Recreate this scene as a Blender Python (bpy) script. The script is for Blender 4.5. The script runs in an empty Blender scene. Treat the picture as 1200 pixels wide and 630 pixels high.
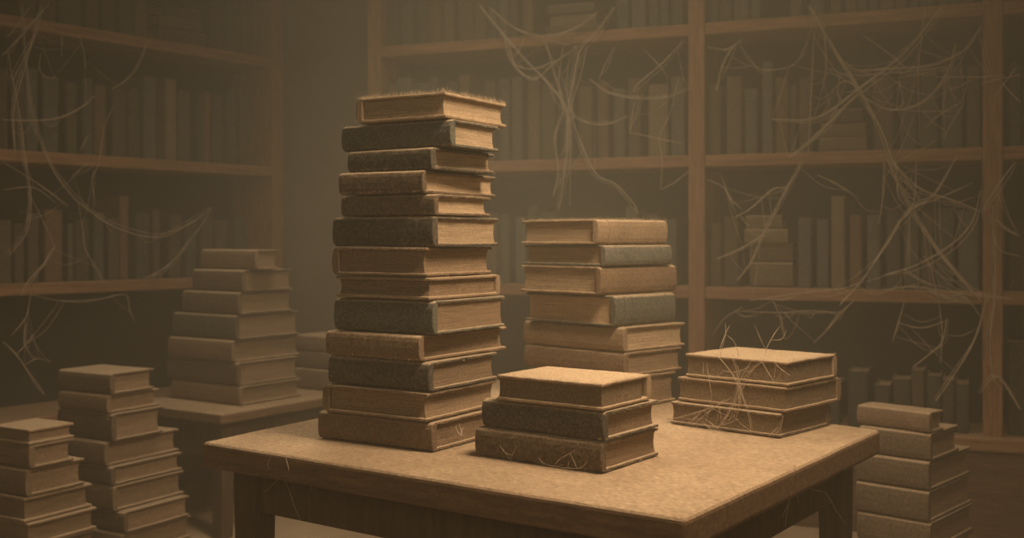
import bpy, bmesh, math, random
from mathutils import Vector, Matrix, noise
random.seed(7)
scene = bpy.context.scene
COL = scene.collection
R = random.uniform

# ------------------------------------------------------------------ camera
F = 1300.0            # focal length in pixels of a 1200 px wide frame
YH = 280.0            # horizon row
ZC = 1.02             # eye height
H = 0.40              # eye height above the table top
ZT = ZC - H
cam_d = bpy.data.cameras.new('camera')
cam = bpy.data.objects.new('camera', cam_d)
COL.objects.link(cam)
cam.location = (0, 0, ZC)
cam.rotation_euler = (math.pi / 2, 0, 0)
cam_d.sensor_width = 36.0
cam_d.lens = 36.0 * F / 1200.0
cam_d.shift_y = -(315.0 - YH) / 1200.0
cam_d.clip_start = 0.02
scene.camera = cam
cam_d.dof.use_dof = True
cam_d.dof.focus_distance = 2.05
cam_d.dof.aperture_fstop = 4.5


def at(px, py, d):
    return Vector(((px - 600) / F * d, d, ZC - (py - YH) / F * d))


# ------------------------------------------------------------------ materials
def nd(nt, kind, **kw):
    n = nt.nodes.new(kind)
    for k, v in kw.items():
        if k.startswith('i_'):
            n.inputs[k[2:].replace('_', ' ')].default_value = v
        else:
            setattr(n, k, v)
    return n


def ramp(nt, fac, stops):
    r = nt.nodes.new('ShaderNodeValToRGB')
    el = r.color_ramp.elements
    while len(el) < len(stops):
        el.new(0.5)
    for e, (p, c) in zip(el, stops):
        e.position = p
        e.color = (*c, 1) if len(c) == 3 else c
    nt.links.new(fac, r.inputs[0])
    return r.outputs[0]


def mixc(nt, fac, a, b, blend='MIX'):
    m = nt.nodes.new('ShaderNodeMix')
    m.data_type = 'RGBA'
    m.blend_type = blend
    for sock, v in ((m.inputs[0], fac), (m.inputs[6], a), (m.inputs[7], b)):
        if hasattr(v, 'is_output'):
            nt.links.new(v, sock)
        elif isinstance(v, (int, float)):
            sock.default_value = v
        else:
            sock.default_value = (*v, 1)
    return m.outputs[2]


def math_(nt, op, a, b=None):
    m = nt.nodes.new('ShaderNodeMath')
    m.operation = op
    for i, v in enumerate((a, b)):
        if v is None:
            continue
        if hasattr(v, 'is_output'):
            nt.links.new(v, m.inputs[i])
        else:
            m.inputs[i].default_value = v
    return m.outputs[0]


DUST = (0.52, 0.375, 0.218)


def base_mat(name, rough=0.95):
    m = bpy.data.materials.new(name)
    m.use_nodes = True
    nt = m.node_tree
    b = nt.nodes['Principled BSDF']
    b.inputs['Roughness'].default_value = rough
    b.inputs['Specular IOR Level'].default_value = 0.12
    tc = nt.nodes.new('ShaderNodeTexCoord')
    return m, nt, b, tc


def noise_tex(nt, vec, scale, detail=4.0, rough=0.6, mapscale=None):
    if mapscale:
        mp = nt.nodes.new('ShaderNodeMapping')
        mp.inputs['Scale'].default_value = mapscale
        nt.links.new(vec, mp.inputs['Vector'])
        vec = mp.outputs['Vector']
    n = nd(nt, 'ShaderNodeTexNoise')
    n.inputs['Scale'].default_value = scale
    n.inputs['Detail'].default_value = detail
    n.inputs['Roughness'].default_value = rough
    nt.links.new(vec, n.inputs['Vector'])
    return n.outputs['Fac']


def dusted(name, base, dust=0.8, side=0.10, fuzz=330, bump=0.55, bdist=0.002, stripes=False, vary=0.25):
    """matt surface, dust lying on whatever faces up and a little on the sides"""
    m, nt, b, tc = base_mat(name)
    ob = tc.outputs['Object']
    big = noise_tex(nt, ob, 14, 2)
    fine = noise_tex(nt, ob, fuzz, 2, 0.7)
    mid = noise_tex(nt, ob, 90, 2, 0.65)
    dark = tuple(c * (1 - vary) for c in base)
    lite = tuple(min(1, c * (1 + vary)) for c in base)
    col = mixc(nt, big, dark, lite)
    if stripes:
        lines = noise_tex(nt, ob, 1.0, 3, 0.7, mapscale=(9, 9, 620))
        l2 = ramp(nt, lines, [(0.36, (0.52, 0.49, 0.46)), (0.62, (1.15, 1.13, 1.1))])
        col = mixc(nt, 0.75, col, l2, 'MULTIPLY')
    info = nt.nodes.new('ShaderNodeObjectInfo')
    rv = math_(nt, 'MULTIPLY_ADD', info.outputs['Random'], 0.3)
    rv.node.inputs[2].default_value = 0.85
    rgb = nt.nodes.new('ShaderNodeCombineColor')
    for i in range(3):
        nt.links.new(rv, rgb.inputs[i])
    col = mixc(nt, 1.0, col, rgb.outputs[0], 'MULTIPLY')
    geo = nt.nodes.new('ShaderNodeNewGeometry')
    sep = nt.nodes.new('ShaderNodeSeparateXYZ')
    nt.links.new(geo.outputs['Normal'], sep.inputs[0])
    up = ramp(nt, sep.outputs['Z'], [(0.25, (0, 0, 0)), (0.85, (1, 1, 1))])
    up = math_(nt, 'MULTIPLY', up, dust)
    speck = ramp(nt, noise_tex(nt, ob, fuzz * 0.55, 2, 0.6), [(0.38, (0, 0, 0)), (0.70, (1, 1, 1))])
    sd = math_(nt, 'MULTIPLY', speck, side * 2.2)
    f = math_(nt, 'MAXIMUM', up, sd)
    fs = ramp(nt, fine, [(0.35, (0.55, 0.55, 0.55)), (0.65, (1.0, 1.0, 1.0))])
    f2 = math_(nt, 'MULTIPLY', f, fs)
    col = mixc(nt, f2, col, DUST)
    sp = ramp(nt, fine, [(0.33, (0.72, 0.72, 0.72)), (0.66, (1.18, 1.18, 1.18))])
    col = mixc(nt, 0.8, col, sp, 'MULTIPLY')
    nt.links.new(col, b.inputs['Base Color'])
    bp = nt.nodes.new('ShaderNodeBump')
    bp.inputs['Strength'].default_value = bump
    bp.inputs['Distance'].default_value = bdist
    hsum = math_(nt, 'ADD', fine, mid)
    if stripes:
        hsum = math_(nt, 'ADD', hsum, math_(nt, 'MULTIPLY', lines, 1.5))
    nt.links.new(hsum if fuzz > 250 else fine, bp.inputs['Height'])
    nt.links.new(bp.outputs[0], b.inputs['Normal'])
    return m


def wood(name, base, dust, axis=(1, 12, 12), scale=6.0, bump=0.35, dustpat=True):
    m, nt, b, tc = base_mat(name, 0.85)
    ob = tc.outputs['Object']
    g = noise_tex(nt, ob, scale, 6, 0.65, mapscale=axis)
    fine = noise_tex(nt, ob, 330, 3, 0.7, mapscale=(0.35, 1.0, 1.0))
    dark = tuple(c * 0.62 for c in base)
    lite = tuple(c * 1.3 for c in base)
    col = mixc(nt, ramp(nt, g, [(0.3, (0, 0, 0)), (0.7, (1, 1, 1))]), dark, lite)
    geo = nt.nodes.new('ShaderNodeNewGeometry')
    sep = nt.nodes.new('ShaderNodeSeparateXYZ')
    nt.links.new(geo.outputs['Normal'], sep.inputs[0])
    up = ramp(nt, sep.outputs['Z'], [(0.3, (0, 0, 0)), (0.9, (1, 1, 1))])
    up = math_(nt, 'MULTIPLY', up, dust)
    pat = ramp(nt, noise_tex(nt, ob, 5, 5), [(0.3, (0.6, 0.6, 0.6)), (0.65, (1, 1, 1))])
    up = math_(nt, 'MULTIPLY', up, pat)
    fs = ramp(nt, fine, [(0.35, (0.5, 0.5, 0.5)), (0.62, (1, 1, 1))])
    up = math_(nt, 'MULTIPLY', up, fs)
    col = mixc(nt, up, col, DUST)
    sp = ramp(nt, fine, [(0.33, (0.7, 0.7, 0.7)), (0.66, (1.15, 1.15, 1.15))])
    col = mixc(nt, 0.7, col, sp, 'MULTIPLY')
    nt.links.new(col, b.inputs['Base Color'])
    bp = nt.nodes.new('ShaderNodeBump')
    bp.inputs['Strength'].default_value = bump
    bp.inputs['Distance'].default_value = 0.0015
    nt.links.new(math_(nt, 'ADD', g, fine), bp.inputs['Height'])
    nt.links.new(bp.outputs[0], b.inputs['Normal'])
    return m


def flat(name, base, vary=0.3, scale=3.0):
    m, nt, b, tc = base_mat(name)
    n = noise_tex(nt, tc.outputs['Object'], scale, 6)
    col = mixc(nt, n, tuple(c * (1 - vary) for c in base), tuple(c * (1 + vary) for c in base))
    nt.links.new(col, b.inputs['Base Color'])
    return m


C_ = {
    'tan': (0.27, 0.185, 0.105), 'light': (0.33, 0.235, 0.14), 'brown': (0.165, 0.105, 0.058),
    'umber': (0.10, 0.066, 0.038), 'dark': (0.055, 0.047, 0.033), 'green': (0.085, 0.086, 0.062),
    'grey': (0.13, 0.125, 0.095), 'rust': (0.20, 0.105, 0.05),
}
M = {k: dusted('cover_' + k, v) for k, v in C_.items()}
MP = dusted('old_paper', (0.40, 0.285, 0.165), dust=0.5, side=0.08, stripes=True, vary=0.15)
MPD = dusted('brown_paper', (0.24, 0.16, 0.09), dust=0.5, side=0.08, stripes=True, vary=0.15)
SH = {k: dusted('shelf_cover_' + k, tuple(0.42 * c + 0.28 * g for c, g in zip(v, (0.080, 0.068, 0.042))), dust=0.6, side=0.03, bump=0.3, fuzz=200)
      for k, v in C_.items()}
M_TABLE = wood('dusty_table_wood', (0.17, 0.10, 0.05), 0.85, axis=(1.5, 14, 14))
M_TLEG = wood('table_leg_wood', (0.085, 0.052, 0.026), 0.4, axis=(14, 14, 1.5))
M_CASE = wood('bookcase_wood', (0.25, 0.128, 0.062), 0.45, axis=(1.2, 14, 14))
M_POST = wood('bookcase_post_wood', (0.25, 0.128, 0.062), 0.3, axis=(14, 14, 1.2))
M_BACK = flat('bookcase_back', (0.030, 0.026, 0.018))
M_PLINTH = wood('plinth_wood', (0.12, 0.068, 0.036), 0.5, axis=(1.2, 14, 14))
M_WALL = flat('plaster_wall', (0.16, 0.125, 0.085))
M_FLOOR = wood('floor_wood', (0.20, 0.135, 0.08), 0.8, axis=(0.8, 9, 9))
M_CEIL = flat('ceiling_plaster', (0.13, 0.10, 0.07))
M_WEB = flat('cobweb_silk', (0.42, 0.32, 0.21), 0.2, 40)
M_WEBD = flat('cobweb_silk_dim', (0.40, 0.30, 0.19), 0.2, 40)
M_FUZZ = flat('dust_fuzz', (0.50, 0.37, 0.22), 0.25, 60)
M_CLOTH = dusted('dark_cloth', (0.035, 0.038, 0.032), dust=0.25)


# ------------------------------------------------------------------ object helpers
def link(name, bm, mat, parent=None, smooth=False):
    me = bpy.data.meshes.new(name)
    bmesh.ops.recalc_face_normals(bm, faces=bm.faces)
    bm.to_mesh(me)
    bm.free()
    me.materials.append(mat)
    if smooth:
        for p in me.polygons:
            p.use_smooth = True
    o = bpy.data.objects.new(name, me)
    COL.objects.link(o)
    if parent:
        o.parent = parent
    return o


def bevel(o, w=0.002, seg=2):
    b = o.modifiers.new('bevel', 'BEVEL')
    b.width = w
    b.segments = seg
    b.limit_method = 'ANGLE'
    b.angle_limit = math.radians(35)


def tag(o, label, cat, group=None, kind=None):
    o['label'] = label
    o['category'] = cat
    if group:
        o['group'] = group
    if kind:
        o['kind'] = kind
    return o


def thing(name, loc, rz=0.0):
    o = bpy.data.objects.new(name, None)
    o.empty_display_size = 0.05
    o.location = loc
    o.rotation_euler = (0, 0, rz)
    COL.objects.link(o)
    return o


def structure(o):
    o['kind'] = 'structure'
    return o


def add_box(bm, lo, hi, seg=None):
    x0, y0, z0 = lo
    x1, y1, z1 = hi
    v = [bm.verts.new(p) for p in ((x0, y0, z0), (x1, y0, z0), (x1, y1, z0), (x0, y1, z0),
                                   (x0, y0, z1), (x1, y0, z1), (x1, y1, z1), (x0, y1, z1))]
    for f in ((3, 2, 1, 0), (4, 5, 6, 7), (0, 1, 5, 4), (1, 2, 6, 5), (2, 3, 7, 6), (3, 0, 4, 7)):
        bm.faces.new([v[i] for i in f])
    return v


def box_obj(name, lo, hi, mat, parent=None, bev=0.003):
    bm = bmesh.new()
    add_box(bm, lo, hi)
    o = link(name, bm, mat, parent)
    if bev:
        bevel(o, bev)
    return o


def prism(bm, pts, z0, z1):
    a = [bm.verts.new((p[0], p[1], z0)) for p in pts]
    b = [bm.verts.new((p[0], p[1], z1)) for p in pts]
    n = len(pts)
    bm.faces.new(a[::-1])
    bm.faces.new(b)
    for i in range(n):
        bm.faces.new((a[i], a[(i + 1) % n], b[(i + 1) % n], b[i]))


# ------------------------------------------------------------------ books
# book space: w runs from the spine to the fore edge, l along the spine, z through the thickness
def cover_bm(W, L, T, tb, bulge, xf, nl=14, nw=9, jit=0.0006, flat_spine=False, warp=0.0015):
    out = []
    for i in range(nw + 1):
        out.append((W - (W - bulge) * i / nw, T))
    na = 6
    for i in range(1, na):
        a = math.pi * i / na
        if flat_spine:
            # almost square back with softly rounded shoulders
            s = math.sin(a) ** 0.35
        else:
            s = math.sin(a) ** 0.6
        out.append((bulge - bulge * s, T / 2 + T / 2 * math.cos(a)))
    for i in range(nw + 1):
        out.append((bulge + (W - bulge) * i / nw, 0.0))
    inn = []
    for i in range(nw + 1):
        inn.append((W - (W - bulge - tb) * i / nw, tb))
    for i in range(nw + 1):
        inn.append((bulge + tb + (W - bulge - tb) * i / nw, T - tb))
    prof = out + inn
    n = len(prof)
    bm = bmesh.new()
    off = Vector((R(0, 50), R(0, 50), R(0, 50)))
    rings = []
    cw = [R(-1, 1) * warp for _ in range(4)]
    for k in range(nl + 1):
        l = L * k / nl
        ring = []
        e = abs(2 * k / nl - 1) ** 3
        for j, (w, z) in enumerate(prof):
            topside = z > T * 0.5
            dz = 0.0
            q = max(0.0, (w / W - 0.55) / 0.45) ** 2
            if topside:
                dz = -abs(cw[0]) * q * 0.5 - abs(cw[1]) * 0.3 * (1 - e) * q
            else:
                dz = abs(cw[2]) * q * 0.4
            p = Vector((w, l, z))
            nz = noise.noise_vector(p * 160 + off) * jit
            if not topside:
                nz.z = abs(nz.z)
            elif z > T - 1e-6:
                nz.z = -abs(nz.z)
            ring.append(bm.verts.new(xf(w + nz.x, l + nz.y, z + dz + nz.z)))
        rings.append(ring)
    for k in range(nl):
        for j in range(n):
            bm.faces.new((rings[k][j], rings[k][(j + 1) % n], rings[k + 1][(j + 1) % n], rings[k + 1][j]))
    for ring in (rings[0], rings[-1]):
        # strips across the C: pair outer with inner
        top_o = ring[:nw + 1]
        bot_o = ring[nw + na:nw + na + nw + 1]
        inn_b = ring[len(out):len(out) + nw + 1]          # z=tb, from W to bulge
        inn_t = ring[len(out) + nw + 1:]                  # z=T-tb, from bulge to W
        for i in range(nw):
            bm.faces.new((top_o[i], top_o[i + 1], inn_t[nw - i - 1], inn_t[nw - i]))
            bm.faces.new((bot_o[i], bot_o[i + 1], inn_b[nw - i - 1], inn_b[nw - i]))
        arc = ring[nw:nw + na + 1]
        bm.faces.new(list(arc) + [inn_b[nw], inn_t[0]])
    return bm


def pages_bm(W, L, T, tb, bulge, ov, xf, hollow=0.004, gap=0.0):
    bm = bmesh.new()
    n = 8
    w0 = bulge + tb + gap
    rows = []
    for i in range(n + 1):
        z = tb * 0.98 + (T - 2 * tb * 0.98) * i / n
        a = 2 * i / n - 1
        w1 = W - ov - hollow * (1 - a * a)
        e = 0.0012 * (1 - a * a)
        rows.append([bm.verts.new(xf(*p)) for p in ((w0, ov + e, z), (w1, ov + e, z), (w1, L - ov - e, z), (w0, L - ov - e, z))])
    for i in range(n):
        for j in range(4):
            bm.faces.new((rows[i][j], rows[i][(j + 1) % 4], rows[i + 1][(j + 1) % 4], rows[i + 1][j]))
    bm.faces.new(rows[0][::-1])
    bm.faces.new(rows[-1])
    return bm


def band_bm(T, bulge, l0, l1, xf, h=0.0012):
    bm = bmesh.new()
    na = 8
    rs = []
    for l in (l0, l1):
        ring = []
        for i in range(na + 1):
            a = math.pi * i / na
            s = math.sin(a) ** 0.6
            ring.append(bm.verts.new(xf(bulge - (bulge + h) * s, l, T / 2 + (T / 2 - 0.0005) * math.cos(a))))
        rs.append(ring)
    for i in range(na):
        bm.faces.new((rs[0][i], rs[0][i + 1], rs[1][i + 1], rs[1][i]))
    bm.faces.new(rs[0])
    bm.faces.new(rs[1][::-1])
    return bm


def fuzz_bm(samples, lmin, lmax, wid=0.00030, lean=0.6):
    """samples: list of (point, normal). Fine dust hairs, each a bent two-piece blade."""
    bm = bmesh.new()
    for p, nrm in samples:
        ln = lmin + (lmax - lmin) * random.random() ** 2.2
        d = (nrm + Vector((R(-lean, lean), R(-lean, lean), R(-lean, lean)))).normalized()
        s = d.cross(Vector((R(-1, 1), R(-1, 1), R(-1, 1)))).normalized() * wid * 0.5
        mpt = p + d * ln * 0.55
        d2 = (d + Vector((R(-.5, .5), R(-.5, .5), R(-.5, .5)))).normalized()
        tip = mpt + d2 * ln * 0.45
        a, b, c, e, t = (bm.verts.new(x) for x in (p - s, p + s, mpt + s * .8, mpt - s * .8, tip))
        bm.faces.new((a, b, c, e))
        bm.faces.new((e, c, t))
    return bm


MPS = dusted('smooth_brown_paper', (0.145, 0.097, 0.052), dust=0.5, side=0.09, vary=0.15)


def lying_book(xl, xc, xr, yt, yb, dc, th, z0, mode, mat, pages, label, group,
               crown=True, fuzz=0, fuzz_len=(0.002, 0.006), bands=0, near=True, zt=None, overhang=None, gap=0.0, hollow=0.004):
    """a book lying flat: its near corner seen at column xc, its far ends at columns xl and xr."""
    s, c = math.sin(math.radians(th)), math.cos(math.radians(th))
    Xc = (xc - 600) / F * dc
    ql, qr = (xl - 600) / F, (xr - 600) / F
    U = (Xc - ql * dc) / (c + ql * s)
    V = (qr * dc - Xc) / (s - qr * c)
    T = (zt if zt is not None else (yb - yt) / F * dc)
    ud, vd = Vector((-c, s, 0)), Vector((s, c, 0))
    ctr = Vector((Xc, dc, z0)) + ud * U / 2 + vd * V / 2
    root = thing('book', ctr, math.atan2(c, s))      # local x = v, local y = u
    tag(root, label, 'book', group)

    def uv(u, v, z):
        return Vector((v - V / 2, u - U / 2, z))
    if mode == 'u':
        W, L, xf = V, U, (lambda w, l, z: uv(l, w, z))
    elif mode == 'v':
        W, L, xf = U, V, (lambda w, l, z: uv(w, l, z))
    elif mode == 'U':
        W, L, xf = U, V, (lambda w, l, z: uv(U - w, l, z))
    else:
        W, L, xf = V, U, (lambda w, l, z: uv(l, V - w, z))
    tb = min(0.0062, T * 0.15) if near else min(0.007, T * 0.16)
    ov = (overhang if overhang is not None else R(0.005, 0.008)) if near else R(0.007, 0.011)
    bul = min(T * 0.22, 0.012)
    e = 0.0012
    cv = link('cover', cover_bm(W, L, T - e, tb, bul, xf, nl=22 if near else 12, nw=14 if near else 8,
                                jit=0.0013 if near else 0.001), mat, root)
    bevel(cv, 0.0022, 2)
    pg = link('page_block', pages_bm(W, L, T - e, tb, bul, ov, xf, gap=gap, hollow=hollow), pages, root)
    if bands:
        for k in range(bands):
            l0 = L * (0.10 + 0.8 * k / max(1, bands - 1)) if bands > 2 else L * (0.16 if k == 0 else 0.84)
            link('spine_band', band_bm(T - e, bul, l0 - 0.003, l0 + 0.003, xf), mat, cv)
    if fuzz:
        sm = []
        top = T - e
        for _ in range(fuzz):
            r = random.random()
            if not crown:                      # a book lies on top: hairs only on the outer rims
                zr = R(top - tb, top - 0.001) if r < 0.6 else R(0.001, tb)
                if random.random() < 0.5:
                    p, nr = uv(R(0, U), -0.0003, zr), Vector((-1, 0, -0.1))
                else:
                    p, nr = uv(-0.0003, R(0, V), zr), Vector((0, -1, -0.3))
                sm.append((p, nr))
                continue
            if r < 0.45:                       # near rims of the top board
                if random.random() < 0.5:
                    p = uv(R(0, U), R(0, 0.004), top)
                else:
                    p = uv(R(0, 0.004), R(0, V), top)
            elif r < 0.6:                      # rims of the lower board
                if random.random() < 0.5:
                    p = uv(R(0, U), 0.0, R(0, tb) )
                else:
                    p = uv(0.0, R(0, V), R(0, tb))
                sm.append((p, (uv(0, 0, 0.3) - uv(U / 2, V / 2, 0)).normalized()))
                continue
            else:
                p = uv(R(0, U), R(0, V), top - 0.0005)
            sm.append((p, Vector((0, 0, 1))))
        fo = link('dust_fuzz', fuzz_bm(sm, *fuzz_len), M_FUZZ, root)
        fo['kind'] = 'stuff'
    return root, T


ORD = ['topmost', 'second', 'third', 'fourth', 'fifth', 'sixth', 'seventh', 'eighth', 'ninth', 'tenth', 'eleventh',
       'twelfth', 'thirteenth', 'fourteenth']


def stack(rows, dc, th, zbase, where, group, ybase=None, near=True, topfuzz=None):
    """rows from the top: (xl, xc, xr, ytop, ybot, mode, cover, page, look, opts)"""
    zs = []
    n = len(rows)
    z = zbase + 0.0012
    for i in range(n - 1, -1, -1):
        xl, xc, xr, yt, yb, mode, mat, pg, look, opt = rows[i]
        d = dc + opt.get('dd', 0.0)
        zt = ZC - (yt - YH) / F * d
        T = max(0.012, zt - z)
        pos = 'topmost of' if i == 0 else ORD[i] + ' from top of'
        label = '%s, %s %s' % (look, pos, where)
        fz = opt.get('fuzz', 900 if near else 0)
        fl = opt.get('fl', (0.0015, 0.005))
        lying_book(xl, xc, xr, yt, yb, d, th + opt.get('dt', 0), z, mode, mat, pg, label, group,
                   fuzz=fz, crown=(i == 0), fuzz_len=fl, bands=opt.get('bands', 0), near=near, zt=T,
                   overhang=opt.get('ov'), gap=opt.get('gap', 0.0), hollow=opt.get('hollow', 0.004))
        z += T


m = M
# --- tall stack, left of the table centre
tall = [
    (416.5, 522, 593.5, 106.5, 138, 'U', m['tan'], MP, 'tan hardcover with pale page edges under standing dust', dict(fuzz=3200, fl=(0.001, 0.013), dt=-1)),
    (400, 528, 584.5, 138, 171, 'u', m['green'], MP, 'dark grey-green hardcover with rounded spine', dict(dd=0.0)),
    (407, 505, 579, 171, 198, 'u', m['dark'], MP, 'thin near-black hardcover', dict(dt=2)),
    (396.5, 495, 581, 198, 226, 'u', m['umber'], MP, 'brown hardcover with slightly slumped spine', dict(dt=-2)),
    (399, 509, 575, 226, 252, 'u', m['umber'], MP, 'thin dark brown hardcover with square spine', dict()),
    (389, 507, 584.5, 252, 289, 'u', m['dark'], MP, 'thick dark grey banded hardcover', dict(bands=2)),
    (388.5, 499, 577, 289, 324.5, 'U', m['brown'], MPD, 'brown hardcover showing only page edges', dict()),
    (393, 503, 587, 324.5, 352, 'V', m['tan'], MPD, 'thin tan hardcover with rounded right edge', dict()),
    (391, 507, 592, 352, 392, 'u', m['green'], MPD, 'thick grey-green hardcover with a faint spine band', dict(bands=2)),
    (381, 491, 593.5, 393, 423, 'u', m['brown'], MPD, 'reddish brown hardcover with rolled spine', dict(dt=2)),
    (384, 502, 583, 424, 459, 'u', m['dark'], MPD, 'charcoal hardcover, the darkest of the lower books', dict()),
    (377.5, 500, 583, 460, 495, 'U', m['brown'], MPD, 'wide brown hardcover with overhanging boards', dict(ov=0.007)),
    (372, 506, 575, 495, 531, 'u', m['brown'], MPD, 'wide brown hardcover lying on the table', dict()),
]
stack(tall, 2.072, 32, ZT, 'tall tower', 'books in the tall tower on the table')

mid = [
    (611, 701, 783, 256, 285.5, 'v', m['tan'], MP, 'light tan hardcover with dust standing on it', dict(fuzz=2400, fl=(0.001, 0.010), bands=2)),
    (614, 710, 788, 286.5, 312, 'v', m['grey'], MP, 'thin grey-green hardcover', dict(bands=2)),
    (610, 704.6, 793.6, 312, 346, 'v', m['brown'], MP, 'brown hardcover with rounded tan spine', dict()),
    (615.5, 722, 792.5, 346, 382, 'v', m['green'], MP, 'thick grey-green hardcover with spine bands', dict(bands=2)),
    (613, 730, 803, 383, 412.5, 'u', m['tan'], MP, 'tan hardcover with spine at left', dict()),
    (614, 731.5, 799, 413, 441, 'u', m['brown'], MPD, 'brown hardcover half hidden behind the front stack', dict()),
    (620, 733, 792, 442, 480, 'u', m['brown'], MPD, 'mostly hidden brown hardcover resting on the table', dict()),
]
stack(mid, 2.6, 45, ZT, 'middle table stack', 'books in the middle stack on the table')

front = [
    (582, 706, 764, 448.5, 478, 'V', m['tan'], MPS, 'dust-covered tan hardcover with open spine gap at right', dict(ov=0.0032, hollow=0.001, fuzz=1500, fl=(0.001, 0.004), gap=0.014)),
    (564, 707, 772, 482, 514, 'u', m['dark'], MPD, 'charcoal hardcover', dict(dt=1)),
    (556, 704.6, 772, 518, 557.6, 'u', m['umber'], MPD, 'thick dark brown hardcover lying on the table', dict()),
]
stack(front, 1.884, 36, ZT, 'small front stack', 'books in the small front stack on the table')

right = [
    (803, 923, 981.5, 423, 449, 'V', m['tan'], MPS, 'dust-covered tan hardcover draped with cobweb', dict(ov=0.0032, hollow=0.001, fuzz=1800, fl=(0.001, 0.007))),
    (794, 921, 986, 453, 482, 'V', m['brown'], MPS, 'brown hardcover with overhanging dusty boards', dict(ov=0.0032, hollow=0.001)),
    (786, 913, 974, 484, 514, 'V', m['umber'], MPS, 'dark brown hardcover lying on the table', dict(ov=0.0032, hollow=0.001)),
]
stack(right, 2.222, 43, ZT, 'cobwebbed stack', 'books in the cobwebbed stack on the table')

# --- background stacks
fa = [
    (-12, 34, 87, 503, 521, 'U', m['tan'], MPD, 'small tan book', dict()),
    (-14, 34, 86.6, 522, 545, 'u', m['brown'], MPD, 'brown book', dict()),
    (-30, 29.7, 100, 550, 579, 'u', m['brown'], MPD, 'brown book with overhanging dusty board', dict()),
    (-36, 28, 108, 583, 611, 'U', m['tan'], MPD, 'wide tan book with visible pages', dict()),
    (-38, 33, 113.5, 613, 641, 'U', m['tan'], MPD, 'wide brown book at the picture edge', dict()),
    (-36, 32, 115, 641, 673, 'u', m['umber'], MPD, 'dark book', dict()),
    (-40, 33, 117, 673, 705, 'u', m['brown'], MPD, 'wide book', dict()),
    (-40, 34, 119, 705, 737, 'u', m['umber'], MPD, 'wide dark book on the floor', dict()),
]
stack(fa, 2.9, 30, 0.0, 'far-left floor stack', 'books in the floor stack at far left', near=False)
fb = [
    (67, 129, 181, 437.5, 461, 'u', m['umber'], MPD, 'dark brown book with dusty top', dict()),
    (68, 125, 187, 463, 483, 'u', m['brown'], MPD, 'thin brown book', dict()),
    (66.5, 131, 191.5, 485, 515, 'u', m['umber'], MPD, 'dark book with tan pages', dict()),
    (80, 122.5, 210, 518, 545, 'u', m['brown'], MPD, 'wide brown book jutting right', dict()),
    (88, 130, 214, 547, 568, 'u', m['umber'], MPD, 'brown book with thin boards', dict()),
    (90, 132, 216, 570, 594, 'u', m['brown'], MPD, 'dull brown book', dict()),
    (98, 145, 222, 600, 626, 'u', m['umber'], MPD, 'wide dark book', dict()),
    (95, 142, 224, 626, 654, 'u', m['brown'], MPD, 'wide brown book', dict()),
    (95, 142, 226, 654, 682, 'u', m['brown'], MPD, 'wide brown book on the floor', dict()),
]
stack(fb, 3.3, 30, 0.0, 'left floor stack', 'books in left floor stack', near=False)
ZS = ZC - (476 - YH) / F * 3.9
fc = [
    (235, 299, 326.7, 292, 314, 'u', m['brown'], MPD, 'small brown book', dict(dt=3)),
    (225, 284, 342.7, 316, 340.7, 'u', m['umber'], MPD, 'dark brown book', dict()),
    (213, 279, 344, 342, 367, 'u', m['umber'], MPD, 'brown book with flared dusty boards', dict()),
    (201.7, 276, 350.7, 369, 396.7, 'u', m['dark'], MPD, 'thick dark book with rounded spine', dict()),
    (196.7, 271.7, 351.7, 399, 423, 'u', m['brown'], MPD, 'lighter brown book', dict()),
    (195, 278, 350, 425, 451.7, 'u', m['umber'], MPD, 'dark brown book', dict()),
    (200, 280, 353, 453, 476, 'u', m['brown'], MPD, 'brown book lying on the side table', dict()),
]
stack(fc, 3.9, 34, ZS, 'side-table stack', 'books in the stack on the side table', near=False)
fd = [
    (1004, 1089, 1106, 483, 503, 'u', m['brown'], MPD, 'thin brown book', dict(dt=4)),
    (1006, 1090, 1124, 508, 535.7, 'u', m['umber'], MPD, 'brown book with dusty board edge', dict()),
    (1003, 1088, 1138, 541, 570, 'u', m['umber'], MPD, 'thick brown book', dict()),
    (1002, 1088, 1139, 576, 608, 'u', m['umber'], MPD, 'dull brown book', dict()),
    (1004, 1090, 1141, 613, 648, 'u', m['umber'], MPD, 'wide dull brown book', dict()),
    (1003, 1089, 1141, 648, 684, 'u', m['umber'], MPD, 'wide brown book', dict()),
    (1003, 1089, 1142, 684, 722, 'u', m['umber'], MPD, 'wide brown book on the floor', dict()),
]
stack(fd, 3.0, 42, 0.0, 'right floor stack', 'books in the floor stack at right', near=False)

# ------------------------------------------------------------------ the table
def tabpt(px, py):
    d = F * H / (py - YH)
    return Vector(((px - 600) / F * d, d))


TL, TF, TR = tabpt(236, 517), tabpt(803, 608), tabpt(1032, 503)
TB = Vector((-0.02, 3.2))
tc_ = (TL + TF + TR + TB) / 4
e1 = (TF - TL).normalized()
tz = math.atan2(e1.y, e1.x)
table = tag(thing('wooden_table', (tc_.x, tc_.y, 0), tz),
            'dusty brown wooden table carrying four stacks of old books', 'table')
rot = Matrix.Rotation(-tz, 2)


def tl(p):
    return rot @ (p - tc_)


q = [tl(TL), tl(TF), tl(TR), tl(TB)]
TT = 0.052


def inset(poly, dist):
    n = len(poly)
    out = []
    for i in range(n):
        p0, p1, p2 = poly[i - 1], poly[i], poly[(i + 1) % n]
        a = (p1 - p0).normalized()
        b = (p2 - p1).normalized()
        na, nb = Vector((-a.y, a.x)), Vector((-b.y, b.x))
        bis = (na + nb).normalized()
        out.append(p1 + bis * dist / max(0.2, bis.dot(na)))
    return out


bm = bmesh.new()
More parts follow.
